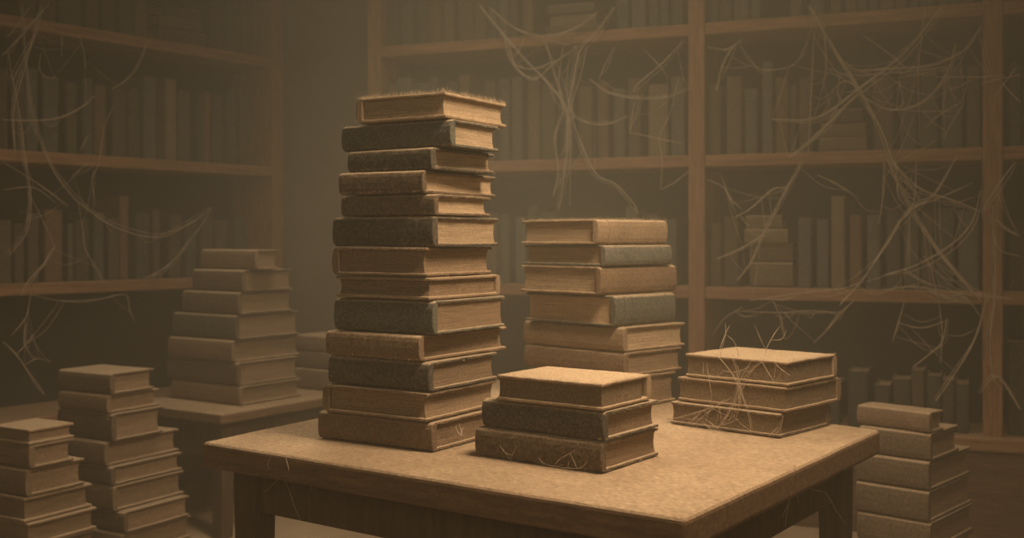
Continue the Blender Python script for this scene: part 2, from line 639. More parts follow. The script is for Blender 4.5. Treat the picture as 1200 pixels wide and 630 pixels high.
# top with subdivided edges so it is very slightly worn
N = 40
ring = []
qi = q
for i in range(4):
    a, b = qi[i], qi[(i + 1) % 4]
    for k in range(N):
        p = a.lerp(b, k / N)
        if 0 < k < N:
            p = p + Vector((noise.noise(Vector((p.x * 9, p.y * 9, 0))), noise.noise(Vector((p.x * 9, p.y * 9, 5))))) * 0.0025
        ring.append(p)
prism(bm, ring, ZT - TT, ZT - 0.0003)
top = link('tabletop', bm, M_TABLE, table)
bevel(top, 0.009, 3)

# aprons and legs
LEG = 0.062
ii = inset(q, 0.045)
for i in range(4):
    # legs: square posts aligned with the corner's two edges
    c = ii[i]
    d1 = (ii[(i + 1) % 4] - c).normalized()
    d0 = (ii[i - 1] - c).normalized()
    bm = bmesh.new()
    pts = [c, c + d1 * LEG, c + d1 * LEG + d0 * LEG, c + d0 * LEG]
    ta = 0.8
    cc = (pts[0] + pts[2]) / 2
    a = [bm.verts.new((cc.x + (p.x - cc.x) * ta, cc.y + (p.y - cc.y) * ta, 0)) for p in pts]
    b = [bm.verts.new((p.x, p.y, ZT - TT)) for p in pts]
    bm.faces.new(a[::-1])
    bm.faces.new(b)
    for k in range(4):
        bm.faces.new((a[k], a[(k + 1) % 4], b[(k + 1) % 4], b[k]))
    bevel(link('leg', bm, M_TLEG, table), 0.003)
    # apron towards the next leg
    c2 = ii[(i + 1) % 4]
    nrm = Vector((-d1.y, d1.x))
    a0 = c + d1 * LEG + nrm * 0.012
    a1 = c2 - d1 * LEG + nrm * 0.012
    bm = bmesh.new()
    prism(bm, [a0, a1, a1 + nrm * 0.022, a0 + nrm * 0.022], ZT - TT - 0.085, ZT - TT)
    bevel(link('apron', bm, M_TLEG, table), 0.002)

fe = [
    (346, 392, 424, 394, 412, 'u', m['brown'], MPD, 'faint brown book behind the hazy stack', dict()),
    (343, 394, 428, 414, 432, 'u', m['umber'], MPD, 'faint dark brown book behind the hazy stack', dict()),
    (345, 393, 426, 434, 456, 'u', m['brown'], MPD, 'faint brown book lying behind the hazy stack', dict()),
]
stack(fe, 4.25, 34, ZS, 'small far pile', 'books in the small far pile on the side table', near=False)

# ------------------------------------------------------------------ side table under the hazy stack
st_c = at(245, 484, 3.75)
s, c = math.sin(math.radians(34)), math.cos(math.radians(34))
stb = tag(thing('side_table', (st_c.x, st_c.y, 0), math.atan2(c, s)),
          'small brown side table holding the hazy book stack at left', 'table')   # local x = right face, y = left face
SX, SY = 0.84, 0.46
ZS2 = ZS - 0.0003
box_obj('tabletop', (0, -0.06, ZS2 - 0.035), (SX, SY, ZS2), M_TABLE, stb, 0.006)
for x in (0.03, SX - 0.08):
    for y in (-0.03, SY - 0.08):
        box_obj('leg', (x, y, 0), (x + 0.05, y + 0.05, ZS2 - 0.035), M_TLEG, stb)
box_obj('apron', (0.04, -0.015, ZS2 - 0.16), (0.058, SY - 0.05, ZS2 - 0.035), M_TLEG, stb)
box_obj('apron', (0.05, -0.02, ZS2 - 0.16), (SX - 0.05, -0.002, ZS2 - 0.035), M_TLEG, stb)

# dark cloth-bound box on the floor under the table
# ------------------------------------------------------------------ bookcases
class Case:
    def __init__(self, o, ang):
        self.o = Vector(o)
        self.rz = ang
        self.x = Vector((math.cos(ang), math.sin(ang)))
        self.y = Vector((-math.sin(ang), math.cos(ang)))

    def t(self, px, off=0.0):
        k = (px - 600) / F
        o = self.o + self.y * off
        # (o.x + t x.x) = k (o.y + t x.y)
        return (k * o.y - o.x) / (self.x.x - k * self.x.y)

    def depth(self, t, off=0.0):
        return (self.o + self.y * off + self.x * t).y

    def z(self, py, t, off=0.0):
        return ZC - (py - YH) / F * self.depth(t, off)

    def w(self, t, off, z):
        p = self.o + self.x * t + self.y * off
        return Vector((p.x, p.y, z))

    def web(self, px, py, off=-0.02):
        t = self.t(px, off)
        return self.w(t, off, self.z(py, t, off))


D0 = 4.11
RC = Case((0.1662 * D0, D0), math.radians(-22))
LC = Case((-1.133, 4.911), math.atan2(0.79, 0.61))
SHELVES = [0.355, 0.843, 1.331, 1.820, 2.310]
TOPZ = 2.72
DEEP = 0.30
WALLOFF = 0.33


def bookcase(cs, ts, shelves, label, pw=0.062):
    root = tag(thing('bookcase', (cs.o.x, cs.o.y, 0), cs.rz), label, 'bookcase')
    for t in ts:
        box_obj('upright', (t - pw / 2, 0, 0.30), (t + pw / 2, DEEP - 0.012, TOPZ), M_POST, root, 0.004)
    t0, t1 = ts[0], ts[-1]
    for a, b in zip(ts[:-1], ts[1:]):
        for z in shelves[1:]:
            box_obj('shelf', (a + pw / 2, 0.006, z - 0.044), (b - pw / 2, DEEP - 0.012, z), M_CASE, root, 0.004)
    box_obj('back_panel', (t0 - pw / 2, DEEP - 0.012, 0.30), (t1 + pw / 2, DEEP, TOPZ), M_BACK, root, 0)
    box_obj('top_board', (t0 - pw / 2 - 0.02, -0.02, TOPZ), (t1 + pw / 2 + 0.02, DEEP, TOPZ + 0.04), M_CASE, root, 0.004)
    z = shelves[0]
    box_obj('plinth', (t0 - pw / 2 - 0.02, -0.03, 0), (t1 + pw / 2 + 0.02, DEEP, z - 0.045), M_PLINTH, root, 0.004)
    box_obj('plinth_ledge', (t0 - pw / 2 - 0.03, -0.045, z - 0.045), (t1 + pw / 2 + 0.03, DEEP, z), M_CASE, root, 0.006)
    return root


tA = RC.t(438)
tB = 0.0
tC = RC.t(1163.5)
tD = tC + 0.95
bookcase(RC, [tA, tB, tC, tD], SHELVES, 'tall brown wooden bookcase along the back wall, cobwebs across it')
tE = LC.t(326)
LS = [z + 0.014 for z in SHELVES]
bookcase(LC, [LC.t(-40), tE], LS, 'dim brown wooden bookcase along the left wall')

CLR = {'tan': 'tan', 'light': 'pale tan', 'brown': 'brown', 'umber': 'dark brown', 'dark': 'charcoal',
       'green': 'grey-green', 'grey': 'dusty grey', 'rust': 'rust-brown'}
NTH = ['first', 'second', 'third', 'fourth', 'fifth', 'sixth', 'seventh', 'eighth', 'ninth', 'tenth', 'eleventh',
       'twelfth', 'thirteenth', 'fourteenth', 'fifteenth', 'sixteenth', 'seventeenth', 'eighteenth', 'nineteenth',
       'twentieth', 'twenty-first', 'twenty-second', 'twenty-third', 'twenty-fourth']


def upright_book(cs, px0, px1, ytop, zs, colr, label, group, lean=0.0, zmax=None):
    off = R(0.018, 0.045)
    t0, t1 = cs.t(px0, 0.03), cs.t(px1, 0.03)
    T = (t1 - t0) - 0.003
    hgt = cs.z(ytop, (t0 + t1) / 2, off) - zs if ytop is not None else R(0.30, 0.38)
    if zmax:
        hgt = min(hgt, zmax)
    W = R(0.17, 0.21)
    p = cs.w(t0 + 0.0015, off, zs)
    ctr = cs.w((t0 + t1) / 2, off + W / 2, zs + 0.0012)
    root = thing('book', ctr, cs.rz)
    root.rotation_euler = (0, lean, cs.rz)
    tag(root, label, 'book', group)
    xf = lambda w, l, z: Vector((z - T / 2, w - W / 2, l))
    tb = min(0.004, T * 0.12)
    bul = min(0.010, T * 0.22)
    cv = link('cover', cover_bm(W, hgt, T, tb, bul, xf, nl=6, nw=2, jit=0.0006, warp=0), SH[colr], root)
    link('page_block', pages_bm(W, hgt, T, tb, bul, 0.006, xf), MPD, root)
    return root


def flat_book(cs, px0, px1, z0, z1, colr, label, group):
    off = R(0.02, 0.05)
    t0, t1 = cs.t(px0, 0.03), cs.t(px1, 0.03)
    L = t1 - t0
    W = R(0.17, 0.2)
    T = z1 - z0 - 0.0012
    root = thing('book', cs.w((t0 + t1) / 2, off + W / 2, z0 + 0.0008), cs.rz)
    tag(root, label, 'book', group)
    xf = lambda w, l, z: Vector((l - L / 2, w - W / 2, z))
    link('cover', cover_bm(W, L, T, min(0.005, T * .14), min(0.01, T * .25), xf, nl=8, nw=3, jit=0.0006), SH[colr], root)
    link('page_block', pages_bm(W, L, T, min(0.005, T * .14), min(0.01, T * .25), 0.006, xf), MPD, root)


def row(cs, zs, entries, place, group):
    """entries: (px0, px1, ytop, colour) upright; ('flat', px0, px1, [(ytop, ybot, colour)...]) lying pile, top first."""
    k = 0
    for e in entries:
        if e[0] == 'flat':
            _, a, b, lst = e
            z = zs
            tm = cs.t((a + b) / 2, 0.03)
            n = len(lst)
            for j in range(n - 1, -1, -1):
                yt, dx0, dx1, cc = lst[j]
                z1 = cs.z(yt, tm, 0.03)
                pos = {0: 'top'}.get(j, 'bottom' if j == n - 1 else 'second' if j == 1 else 'third')
                flat_book(cs, a + dx0, b + dx1, z, z1, cc,
                          '%s book lying flat, %s of pile on %s' % (CLR[cc], pos, place), group)
                z = z1
        else:
            a, b, yt, cc = e
            upright_book(cs, a, b, yt, zs, cc,
                         '%s book standing %s from left on %s' % (CLR[cc], NTH[k], place), group)
            k += 1


def gen(cs, px0, px1, zs, ylo, yhi, wlo=11, whi=19, pal=None, gapp=0.12, seed=1):
    rnd = random.Random(seed)
    pal = pal or ['umber', 'green', 'grey', 'brown', 'dark', 'green', 'rust', 'umber', 'grey']
    out = []
    x = px0
    while True:
        w = rnd.uniform(wlo, whi)
        if x + w > px1:
            break
        out.append((x, x + w, rnd.uniform(ylo, yhi), rnd.choice(pal)))
        x += w + (rnd.uniform(4, 9) if rnd.random() < gapp else rnd.uniform(0.4, 1.6))
    return out


# right bay of the back bookcase
row(RC, SHELVES[2], [
    (828, 845, 100, 'umber'), (850, 869, 89.6, 'brown'), (872, 888, 104, 'grey'), (892, 905.5, 72, 'grey'),
    (908, 924.5, 91, 'rust'), (926, 934, 99, 'umber'), (936, 953, 91, 'umber'),
    ('flat', 959, 1015, [(127, 6, -5, 'umber'), (143.5, 2, -1, 'tan'), (160, 0, 0, 'tan')]),
    (1023, 1048, 93, 'brown'), (1054, 1075, 85, 'green'), (1078, 1100, 80, 'green'),
    (1103, 1129, 78, 'grey'), (1132, 1149.5, 77, 'brown')],
    "the back bookcase's right bay, middle shelf", 'books on the right bay middle shelf')
row(RC, SHELVES[1], [
    (830, 845, 262, 'umber'), (848, 866, 254, 'umber'),
    ('flat', 872, 928, [(252, 2, -12, 'tan'), (268, 0, -5, 'tan'), (286, 6, 0, 'brown'), (307, 6, 0, 'tan')]),
    (934, 951, 255, 'grey'), (956, 971, 257, 'grey'), (973.5, 991, 230, 'tan'), (994, 1010, 252, 'rust'),
    (1015, 1032, 252, 'grey'), (1038, 1055, 247, 'dark'), (1059, 1077, 250, 'green'), (1080, 1095, 247, 'umber'),
    (1097, 1119, 244, 'green'), (1122, 1148, 247, 'grey')],
    "the back bookcase's right bay, lower shelf", 'books on the right bay lower shelf')
row(RC, SHELVES[3], [e for e in gen(RC, 829, 905, SHELVES[3], -60, -100, seed=3)] +
    gen(RC, 925, 1148, SHELVES[3], -70, -110, seed=5),
    "the back bookcase's right bay, upper shelf", 'books on the right bay upper shelf')
row(RC, SHELVES[0], gen(RC, 830, 1140, SHELVES[0], 452, 432, wlo=14, whi=24, pal=['dark', 'umber', 'dark'], seed=11, gapp=.3),
    "the back bookcase's right bay, bottom shelf", 'books on the right bay bottom shelf')
# slice of the next bay
for i, (zs, ya, yb) in enumerate(((SHELVES[3], -80, -120), (SHELVES[2], 90, 65), (SHELVES[1], 262, 240), (SHELVES[0], 420, 400))):
    row(RC, zs, gen(RC, 1181, 1250, zs, ya, yb, wlo=15, whi=24, pal=['dark', 'umber', 'green'], seed=20 + i),
        "the back bookcase's end bay, %s shelf" % ('upper', 'middle', 'lower', 'bottom')[i],
        'books in the end bay at the right edge')
# left bay of the back bookcase
row(RC, SHELVES[2], gen(RC, 452, 560, SHELVES[2], 100, 84, seed=31) + [
    (566, 580, 95, 'umber'), (583, 596, 92, 'green'), (599, 613, 90, 'grey'), (616, 631, 88, 'brown'),
    (634, 652, 98, 'umber'), (655, 672, 90, 'green'), (676, 694, 102, 'brown'), (699, 713, 96, 'rust'),
    (717, 732, 104, 'grey'), (735, 751, 92, 'umber'), (758, 782, 99, 'tan'), (785, 802, 90, 'grey')],
    "the back bookcase's left bay, middle shelf", 'books on the left bay middle shelf')
row(RC, SHELVES[3], gen(RC, 452, 632, SHELVES[3], -30, -70, seed=33) + [
    ('flat', 642, 700, [(4, 0, -4, 'umber'), (16, 2, -2, 'tan'), (30, -2, 2, 'umber')])] +
    gen(RC, 722, 802, SHELVES[3], -40, -80, seed=35),
    "the back bookcase's left bay, upper shelf", 'books on the left bay upper shelf')
row(RC, SHELVES[1], gen(RC, 455, 802, SHELVES[1], 262, 240, wlo=13, whi=22, seed=37, gapp=.25),
    "the back bookcase's left bay, lower shelf", 'books on the left bay lower shelf')
# left bookcase
row(LC, LS[3], [(22, 44, -20, 'umber'), (46, 68, -60, 'brown'), (70, 97, -55, 'green'), (100, 117, -50, 'umber'), (119, 136, -50, 'umber'),
                (139, 155, -45, 'green'), (158, 174, -52, 'rust'),
                ('flat', 188, 240, [(8, 6, -2, 'umber'), (20, 0, 0, 'brown'), (34, 2, 4, 'umber')]),
                (250, 262, -20, 'umber'), (266, 280, -16, 'green'), (283, 296, -20, 'umber')],
    "the left bookcase's upper shelf", 'books on the left bookcase upper shelf')
row(LC, LS[2], [(-6, 12, 80, 'umber'), (15, 30, 85, 'umber'), (32, 48, 80, 'grey'), (52, 72, 90, 'grey'), (79, 93, 97, 'umber'),
                (96, 109, 92, 'green'), (112, 126, 100, 'rust'), (130, 148, 103, 'umber'), (151, 167, 103, 'umber'),
                (171, 187, 90, 'grey'), (194, 207, 93, 'tan'), (211, 226, 106, 'umber'), (230, 238, 110, 'green'), (240, 248, 108, 'rust'),
                (252, 264, 112, 'umber'), (268, 279, 108, 'green'), (283, 297, 114, 'umber')],
    "the left bookcase's middle shelf", 'books on the left bookcase middle shelf')
row(LC, LS[1], [(-4, 14, 258, 'brown'), (18, 31, 262, 'umber'), (35, 49, 250, 'umber'), (54, 76, 246, 'rust'), (79, 86, 262, 'grey'),
                (89, 107, 258, 'umber'), (111, 124, 250, 'green'), (128, 141, 256, 'umber'), (143, 154, 230, 'rust'),
                (160, 176, 250, 'green'), (181, 190, 246, 'umber'), (200, 214, 252, 'umber'), (217, 230, 258, 'green'), (236, 250, 254, 'umber'),
                (256, 270, 258, 'umber'), (275, 290, 255, 'green')],
    "the left bookcase's lower shelf", 'books on the left bookcase lower shelf')

# ------------------------------------------------------------------ room
def wall(name, a, b, z0, z1, mat, thick=0.08):
    """a wall slab whose room face runs from a to b; room is on the right-hand side when walking a to b is left"""
    d = (b - a).normalized()
    n = Vector((-d.y, d.x))
    bm = bmesh.new()
    prism(bm, [a, b, b + n * thick, a + n * thick], z0, z1)
    return structure(link(name, bm, mat))


def ray2(p, d, p2, d2):
    den = d.x * d2.y - d.y * d2.x
    t = ((p2.x - p.x) * d2.y - (p2.y - p.y) * d2.x) / den
    return p + d * t


ob_ = RC.o + RC.y * WALLOFF
ol_ = LC.o + LC.y * WALLOFF
corner = ray2(ob_, RC.x, ol_, LC.x)
rend = RC.o + RC.x * (tD + 0.12) + RC.y * WALLOFF
lend = ol_ + LC.x * -4.6
CEZ = 3.0
wall('wall_back', corner - RC.x * 0.1, rend, 0, CEZ, M_WALL)
wall('wall_left', lend, corner + LC.x * 0.1, 0, CEZ, M_WALL)
rfar = rend + Vector((0.35, -5.0))
wall('wall_right', rend, rfar, 0, CEZ, M_WALL)
poly = [lend + Vector((-.3, -.3)), rfar + Vector((.4, -.3)), rend + Vector((.5, .9)), corner + Vector((-.6, .6))]
bm = bmesh.new()
prism(bm, poly, -0.06, 0.0)
structure(link('floor', bm, M_FLOOR))
bm = bmesh.new()
prism(bm, poly, CEZ, CEZ + 0.06)
structure(link('ceiling', bm, M_CEIL))
tg0, tg1 = RC.t(300, WALLOFF), tA - 0.06
bm = bmesh.new()
a, b = corner + RC.x * 0.02, RC.o + RC.x * (tA - 0.06) + RC.y * WALLOFF
prism(bm, [a, b, b - RC.y * 0.018, a - RC.y * 0.018], 0, 0.11)
structure(link('baseboard_back', bm, M_PLINTH))

# ------------------------------------------------------------------ cobwebs
def smooth_path(pts, n=10):
    """Catmull-Rom through pts"""
    if len(pts) == 2:
        a, b = pts
        return [a.lerp(b, i / n) for i in range(n + 1)]
    P = [pts[0] * 2 - pts[1]] + pts + [pts[-1] * 2 - pts[-2]]
    out = []
    for i in range(1, len(P) - 2):
        p0, p1, p2, p3 = P[i - 1:i + 3]
        for k in range(n):
            t = k / n
            out.append(0.5 * ((2 * p1) + (p2 - p0) * t + (2 * p0 - 5 * p1 + 4 * p2 - p3) * t * t + (3 * p1 - p0 - 3 * p2 + p3) * t ** 3))
    out.append(pts[-1])
    return out


def tube(bm, path, r, sides=4, taper=True, jit=0.0):
    n = len(path)
    rings = []
    for i, p in enumerate(path):
        d = (path[min(i + 1, n - 1)] - path[max(i - 1, 0)])
        if d.length < 1e-7:
            d = Vector((0, 0, 1))
        d.normalize()
        a = d.cross(Vector((0.3, 0.9, 0.2))).normalized()
        b = d.cross(a)
        rr = r * (0.55 + 0.45 * math.sin(math.pi * i / (n - 1))) if taper else r
        rr *= R(0.75, 1.25)
        pp = p + Vector((R(-1, 1), R(-1, 1), R(-1, 1))) * jit
        rings.append([bm.verts.new(pp + (a * math.cos(2 * math.pi * k / sides) + b * math.sin(2 * math.pi * k / sides)) * rr) for k in range(sides)])
    for i in range(n - 1):
        for k in range(sides):
            bm.faces.new((rings[i][k], rings[i][(k + 1) % sides], rings[i + 1][(k + 1) % sides], rings[i + 1][k]))
    bm.faces.new(rings[0])
    bm.faces.new(rings[-1][::-1])


def strands(bm, pts, r, n=1, spread=0.012, jit=0.0004):
    """n fine threads running along one course"""
    for k in range(n):
        o = Vector((R(-1, 1), R(-1, 1) * .5, R(-1, 1))) * spread if k else Vector((0, 0, 0))
        q_ = []
        for i, p in enumerate(pts):
            o2 = o * (1.0 if 0 < i < len(pts) - 1 else 0.5) + Vector((R(-1, 1), R(-1, 1) * .4, R(-1, 1))) * spread * 0.4 * (1 if k else 0)
            q_.append(p + o2)
        tube(bm, smooth_path(q_), r * (1 if k == 0 else R(0.35, 0.65)), jit=jit)


def cobweb(label, cs, courses, mat=None, r=0.0019, off=-0.02, extra=0):
    bm = bmesh.new()
    pool = []
    for cr in courses:
        n = cr[0]
        pts = [cs.web(x, y, off + R(-0.012, 0.008)) for x, y in cr[1:]]
        strands(bm, pts, r * (1.15 if n > 1 else 0.8), n)
        sp = smooth_path(pts, 6)
        pool += sp
    # fine linking threads between nearby courses
    for _ in range(extra):
        a = random.choice(pool)
        cand = [p for p in pool if 0.03 < (p - a).length < 0.22]
        if not cand:
            continue
        b = random.choice(cand)
        mpt = (a + b) / 2 - Vector((0, 0, R(0, 0.03)))
        strands(bm, [a, mpt, b], r * 0.42, 1)
    o = link('cobweb', bm, mat or M_WEB)
    return tag(o, label, 'cobweb', 'cobwebs on the bookcases')


cobweb("large cobweb crossing the upper half of the back bookcase's right bay", RC, [
    (4, (948, 6), (980, 60), (1008, 105), (1032, 150), (1048, 190), (1078, 232)),
    (4, (1102, 10), (1060, 62), (1008, 103), (958, 138), (905, 140)),
    (3, (1008, 105), (975, 140), (940, 172), (925, 184)),
    (2, (990, 72), (1004, 82), (1040, 80), (1090, 76), (1130, 58), (1150, 30)),
    (2, (1010, 112), (1035, 127), (1062, 127), (1090, 112), (1112, 80), (1120, 50)),
    (1, (970, 80), (1000, 88), (1060, 84), (1110, 78)),
    (1, (955, 8), (953, 60), (950, 120), (947, 178)),
    (1, (966, 30), (968, 80), (962, 110)),
    (1, (1084, 10), (1078, 60), (1076, 90), (1078, 170)),
    (1, (1010, 40), (1046, 66), (1062, 80)),
    (1, (1096, 90), (1150, 90), (1175, 88)),
    (1, (1130, 118), (1100, 135), (1085, 150)), (1, (1130, 120), (1112, 150), (1104, 168)),
    (1, (880, 72), (895, 82), (925, 78), (944, 62)),
    (2, (870, 46), (858, 56), (846, 78), (840, 105)),
    (1, (829, 55), (850, 58), (868, 48)),
    (1, (1008, 106), (990, 95), (970, 112)), (1, (1006, 106), (1020, 96), (1040, 92)),
    (1, (984, 88), (982, 110), (988, 120)), (1, (1054, 95), (1058, 120), (1050, 128)),
], extra=80)
cobweb("large cobweb crossing the lower half of the back bookcase's right bay", RC, [
    (4, (1040, 186), (1066, 240), (1098, 290), (1130, 330), (1148, 350)),
    (3, (1044, 190), (1080, 222), (1120, 236), (1148, 248)),
    (3, (1120, 185), (1095, 228), (1066, 246), (1040, 285), (1010, 328), (985, 356)),
    (4, (940, 190), (920, 226), (898, 268), (880, 306), (864, 328)),
    (2, (922, 220), (905, 222), (880, 244), (862, 254)),
    (2, (905, 268), (870, 290), (840, 303)),
    (2, (1150, 222), (1138, 262), (1110, 290), (1070, 312), (1036, 322)),
    (1, (1058, 315), (1080, 328), (1096, 336)), (1, (1058, 316), (1040, 322), (1015, 330)),
    (1, (1066, 244), (1100, 232), (1140, 214)), (1, (1074, 190), (1070, 240), (1052, 262)),
    (1, (1036, 186), (1036, 220), (1030, 262)), (1, (1050, 190), (1052, 226), (1060, 240)),
    (1, (1098, 345), (1090, 310), (1082, 300)), (1, (958, 205), (980, 215), (1006, 232)),
    (1, (830, 210), (850, 222), (862, 250)), (1, (845, 205), (855, 230), (870, 246)),
    (2, (1036, 340), (1070, 336), (1110, 342), (1150, 346), (1185, 350)),
    (1, (1112, 338), (1135, 352), (1150, 372)), (1, (880, 352), (930, 344), (985, 338), (1010, 330)),
], off=-0.05, extra=80)
cobweb("cobweb strands wrapped around the back bookcase's right post", RC, [
    (2, (1150, 248), (1164, 226), (1178, 205), (1190, 190)),
    (2, (1166, 256), (1178, 268), (1194, 276)), (1, (1160, 250), (1170, 290), (1195, 300)),
    (2, (1148, 460), (1164, 442), (1174, 444), (1186, 462), (1196, 480)),
    (2, (1164, 444), (1160, 400), (1166, 350), (1166, 300), (1164, 240)),
], off=-0.035, extra=10)
cobweb("short cobweb strands high on the back bookcase's right post", RC, [
    (1, (1150, 98), (1172, 92), (1195, 88)), (1, (1166, 112), (1178, 96), (1190, 80)), (1, (1172, 94), (1184, 108), (1196, 120)),
], off=-0.035)
cobweb("cobweb hanging below the back bookcase's lower right shelf", RC, [
    (3, (1155, 352), (1142, 398), (1120, 436), (1096, 470)),
    (2, (1110, 372), (1104, 400), (1090, 414), (1070, 430)),
    (1, (1100, 352), (1104, 390), (1102, 425)), (1, (1060, 352), (1052, 380), (1046, 400)), (1, (1108, 376), (1080, 384), (1052, 378)),
], mat=M_WEBD, extra=8)
cobweb("thin cobweb hanging under the back bookcase's lower shelf behind the cobwebbed stack", RC, [
    (1, (985, 366), (950, 364), (912, 366), (860, 364)),
    (2, (1000, 352), (985, 368), (968, 388), (955, 400)), (1, (905, 352), (915, 372), (920, 398)),
    (1, (870, 360), (850, 372), (835, 392)),
], mat=M_WEBD, extra=14)
cobweb("funnel cobweb hanging in the back bookcase's left bay", RC, [
    (4, (562, 6), (590, 40), (618, 72), (645, 100), (664, 128), (666, 170), (660, 215), (655, 245)),
    (4, (720, 8), (700, 38), (680, 60), (672, 95), (666, 130), (664, 180)),
    (3, (575, 10), (605, 34), (640, 42), (672, 34), (700, 14)),
    (2, (590, 36), (600, 72), (625, 92), (650, 74), (676, 54)),
    (2, (596, 50), (605, 76), (630, 80), (652, 70)),
    (2, (640, 50), (650, 86), (660, 125), (650, 160), (654, 200), (648, 230)),
    (2, (688, 56), (680, 90), (670, 130), (684, 175), (700, 205), (722, 216), (742, 238), (748, 250)),
    (2, (670, 135), (690, 144), (712, 145), (735, 136)),
    (1, (668, 60), (664, 100), (668, 140), (668, 240)), (1, (660, 55), (655, 95), (660, 135)),
], extra=34)
cobweb("thin looping cobweb beside the back bookcase's middle post", RC, [
    (2, (690, 92), (712, 108), (745, 115), (780, 114), (808, 104)),
    (2, (802, 46), (776, 74), (748, 98), (742, 108)), (1, (752, 56), (772, 76), (782, 90)),
    (1, (720, 54), (708, 78), (702, 92)), (1, (738, 155), (770, 162), (800, 168)),
    (1, (745, 115), (741, 134), (738, 155)), (1, (772, 161), (776, 190), (774, 222)), (1, (795, 90), (786, 130), (772, 160)), (1, (808, 200), (790, 214), (774, 222)),
], extra=10)
cobweb("long sweeping cobweb at the left bookcase's near end", LC, [
    (3, (26, 6), (32, 90), (40, 140), (58, 190), (84, 228), (110, 250), (140, 268), (185, 278), (222, 262), (248, 244)),
    (2, (58, 4), (34, 32), (18, 50), (4, 64)), (2, (50, 6), (42, 40), (28, 68), (14, 96)),
    (2, (46, 14), (36, 56), (26, 90), (16, 130), (18, 180)), (1, (36, 6), (20, 30), (8, 44)),
    (2, (10, 60), (14, 90), (24, 140), (30, 190), (36, 230), (32, 270), (10, 300)),
    (2, (174, 48), (160, 80), (145, 96), (132, 104)), (1, (92, 40), (98, 60), (100, 78)), (1, (73, 42), (72, 66)),
    (2, (4, 140), (36, 141), (70, 138), (98, 124), (112, 112)),
    (1, (48, 62), (46, 80), (54, 90), (70, 92)), (1, (134, 122), (122, 150), (116, 190), (108, 210), (112, 240)),
    (2, (4, 190), (40, 212), (62, 228), (80, 242)), (1, (4, 222), (40, 220), (66, 238)),
    (1, (104, 190), (92, 200), (84, 206)), (1, (104, 158), (94, 176)),
    (2, (64, 288), (50, 310), (34, 328), (24, 345)), (2, (222, 280), (206, 302), (186, 318), (168, 326)),
    (1, (92, 238), (97, 268), (100, 292), (112, 312), (122, 330)), (1, (36, 230), (52, 262), (64, 288)), (1, (248, 244), (236, 264), (222, 280)),
], mat=M_WEBD, extra=34)
cobweb("faint ragged cobweb below the left bookcase's lower shelf", LC, [
    (2, (4, 400), (20, 416), (36, 440), (52, 462)), (1, (20, 414), (30, 404), (40, 390)),
    (1, (28, 428), (44, 420), (60, 424)), (1, (36, 345), (30, 372), (14, 392)), (1, (36, 345), (70, 352), (112, 351), (146, 345), (152, 362), (158, 376)), (1, (30, 372), (28, 400), (30, 404)),
], mat=M_WEBD, extra=14)


# cobweb draped over the right-hand stack
def tab_web(name_label, courses, r, mat=M_WEB, extra=0):
    bm = bmesh.new()
    pool = []
    for cr in courses:
        pts = [at(*p) for p in cr[1:]]
        strands(bm, pts, r, cr[0], spread=0.004, jit=0.0002)
        pool += smooth_path(pts, 6)
    for _ in range(extra):
        a = random.choice(pool)
        cand = [p for p in pool if 0.01 < (p - a).length < 0.07]
        if cand:
            b = random.choice(cand)
            strands(bm, [a, (a + b) / 2 + Vector((0, -.002, -R(0, .006))), b], r * 0.6, 1)
    return tag(link('cobweb', bm, mat), name_label, 'cobweb')


def fd_(px):
    # depth of the left face of the right-hand stack, a hair in front of it
    th = math.radians(43)
    c0 = at(923, 450, 2.222)
    q_ = (px - 600) / F
    u = (c0.x - q_ * c0.y) / (math.cos(th) + q_ * math.sin(th))
    return c0.y + u * math.sin(th) - 0.03


def rw(n, *pts):
    return (n,) + tuple((x, y, fd_(x)) for x, y in pts)


tab_web('cobweb threads stretched over the front of the right-hand stack', [
    rw(2, (838, 414), (852, 430), (864, 448), (868, 470), (862, 492)),
    rw(2, (858, 420), (864, 436), (866, 446), (870, 464), (878, 490), (880, 511)),
    rw(2, (896, 420), (880, 436), (872, 452), (862, 470), (846, 496)),
    rw(1, (892, 422), (900, 436), (907, 447)), rw(1, (880, 424), (870, 440), (866, 450)),
    rw(1, (828, 425), (830, 440), (834, 462)), rw(1, (824, 424), (824, 440)),
    rw(2, (857, 466), (836, 476), (812, 484), (786, 491)),
    rw(2, (848, 468), (828, 484), (806, 503)), rw(1, (838, 470), (818, 486), (802, 501)),
    rw(1, (918, 487), (914, 502), (904, 512)), rw(1, (912, 500), (903, 508), (900, 511)),
    rw(2, (864, 452), (860, 470), (852, 488), (838, 504)), rw(1, (862, 486), (846, 498), (868, 490)),
    rw(1, (907, 424), (915, 432), (926, 440)), rw(1, (848, 434), (858, 436), (868, 434)),
    rw(1, (822, 494), (834, 503)), rw(1, (826, 490), (844, 504)),
], 0.00055, extra=30)
tab_web('loose cobweb wisp standing at the left of the cobwebbed stack top', [
    (1, (841, 416, 2.34), (848, 396, 2.35), (855, 381, 2.36)), (1, (844, 416, 2.34), (850, 392, 2.34), (850, 378, 2.35)),
    (1, (866, 416, 2.34), (860, 400, 2.34), (850, 391, 2.34)),
], 0.0005, M_WEBD)
tab_web('loose cobweb wisp standing at the middle of the cobwebbed stack top', [
    (2, (896, 412, 2.4), (905, 395, 2.41), (914, 382, 2.42)), (1, (898, 412, 2.4), (890, 394, 2.4), (884, 380, 2.4)),
    (1, (903, 398, 2.41), (916, 397, 2.42), (922, 386, 2.42)),
], 0.0005, M_WEBD)


def td(px, lift=0.0):
    # depth of the table's front edge face, a hair in front of it
    k = (px - 600) / F
    d_ = TF - TL
    t_ = (k * TL.y - TL.x) / (d_.x - k * d_.y)
    return TL.y + t_ * d_.y - 0.004 - lift


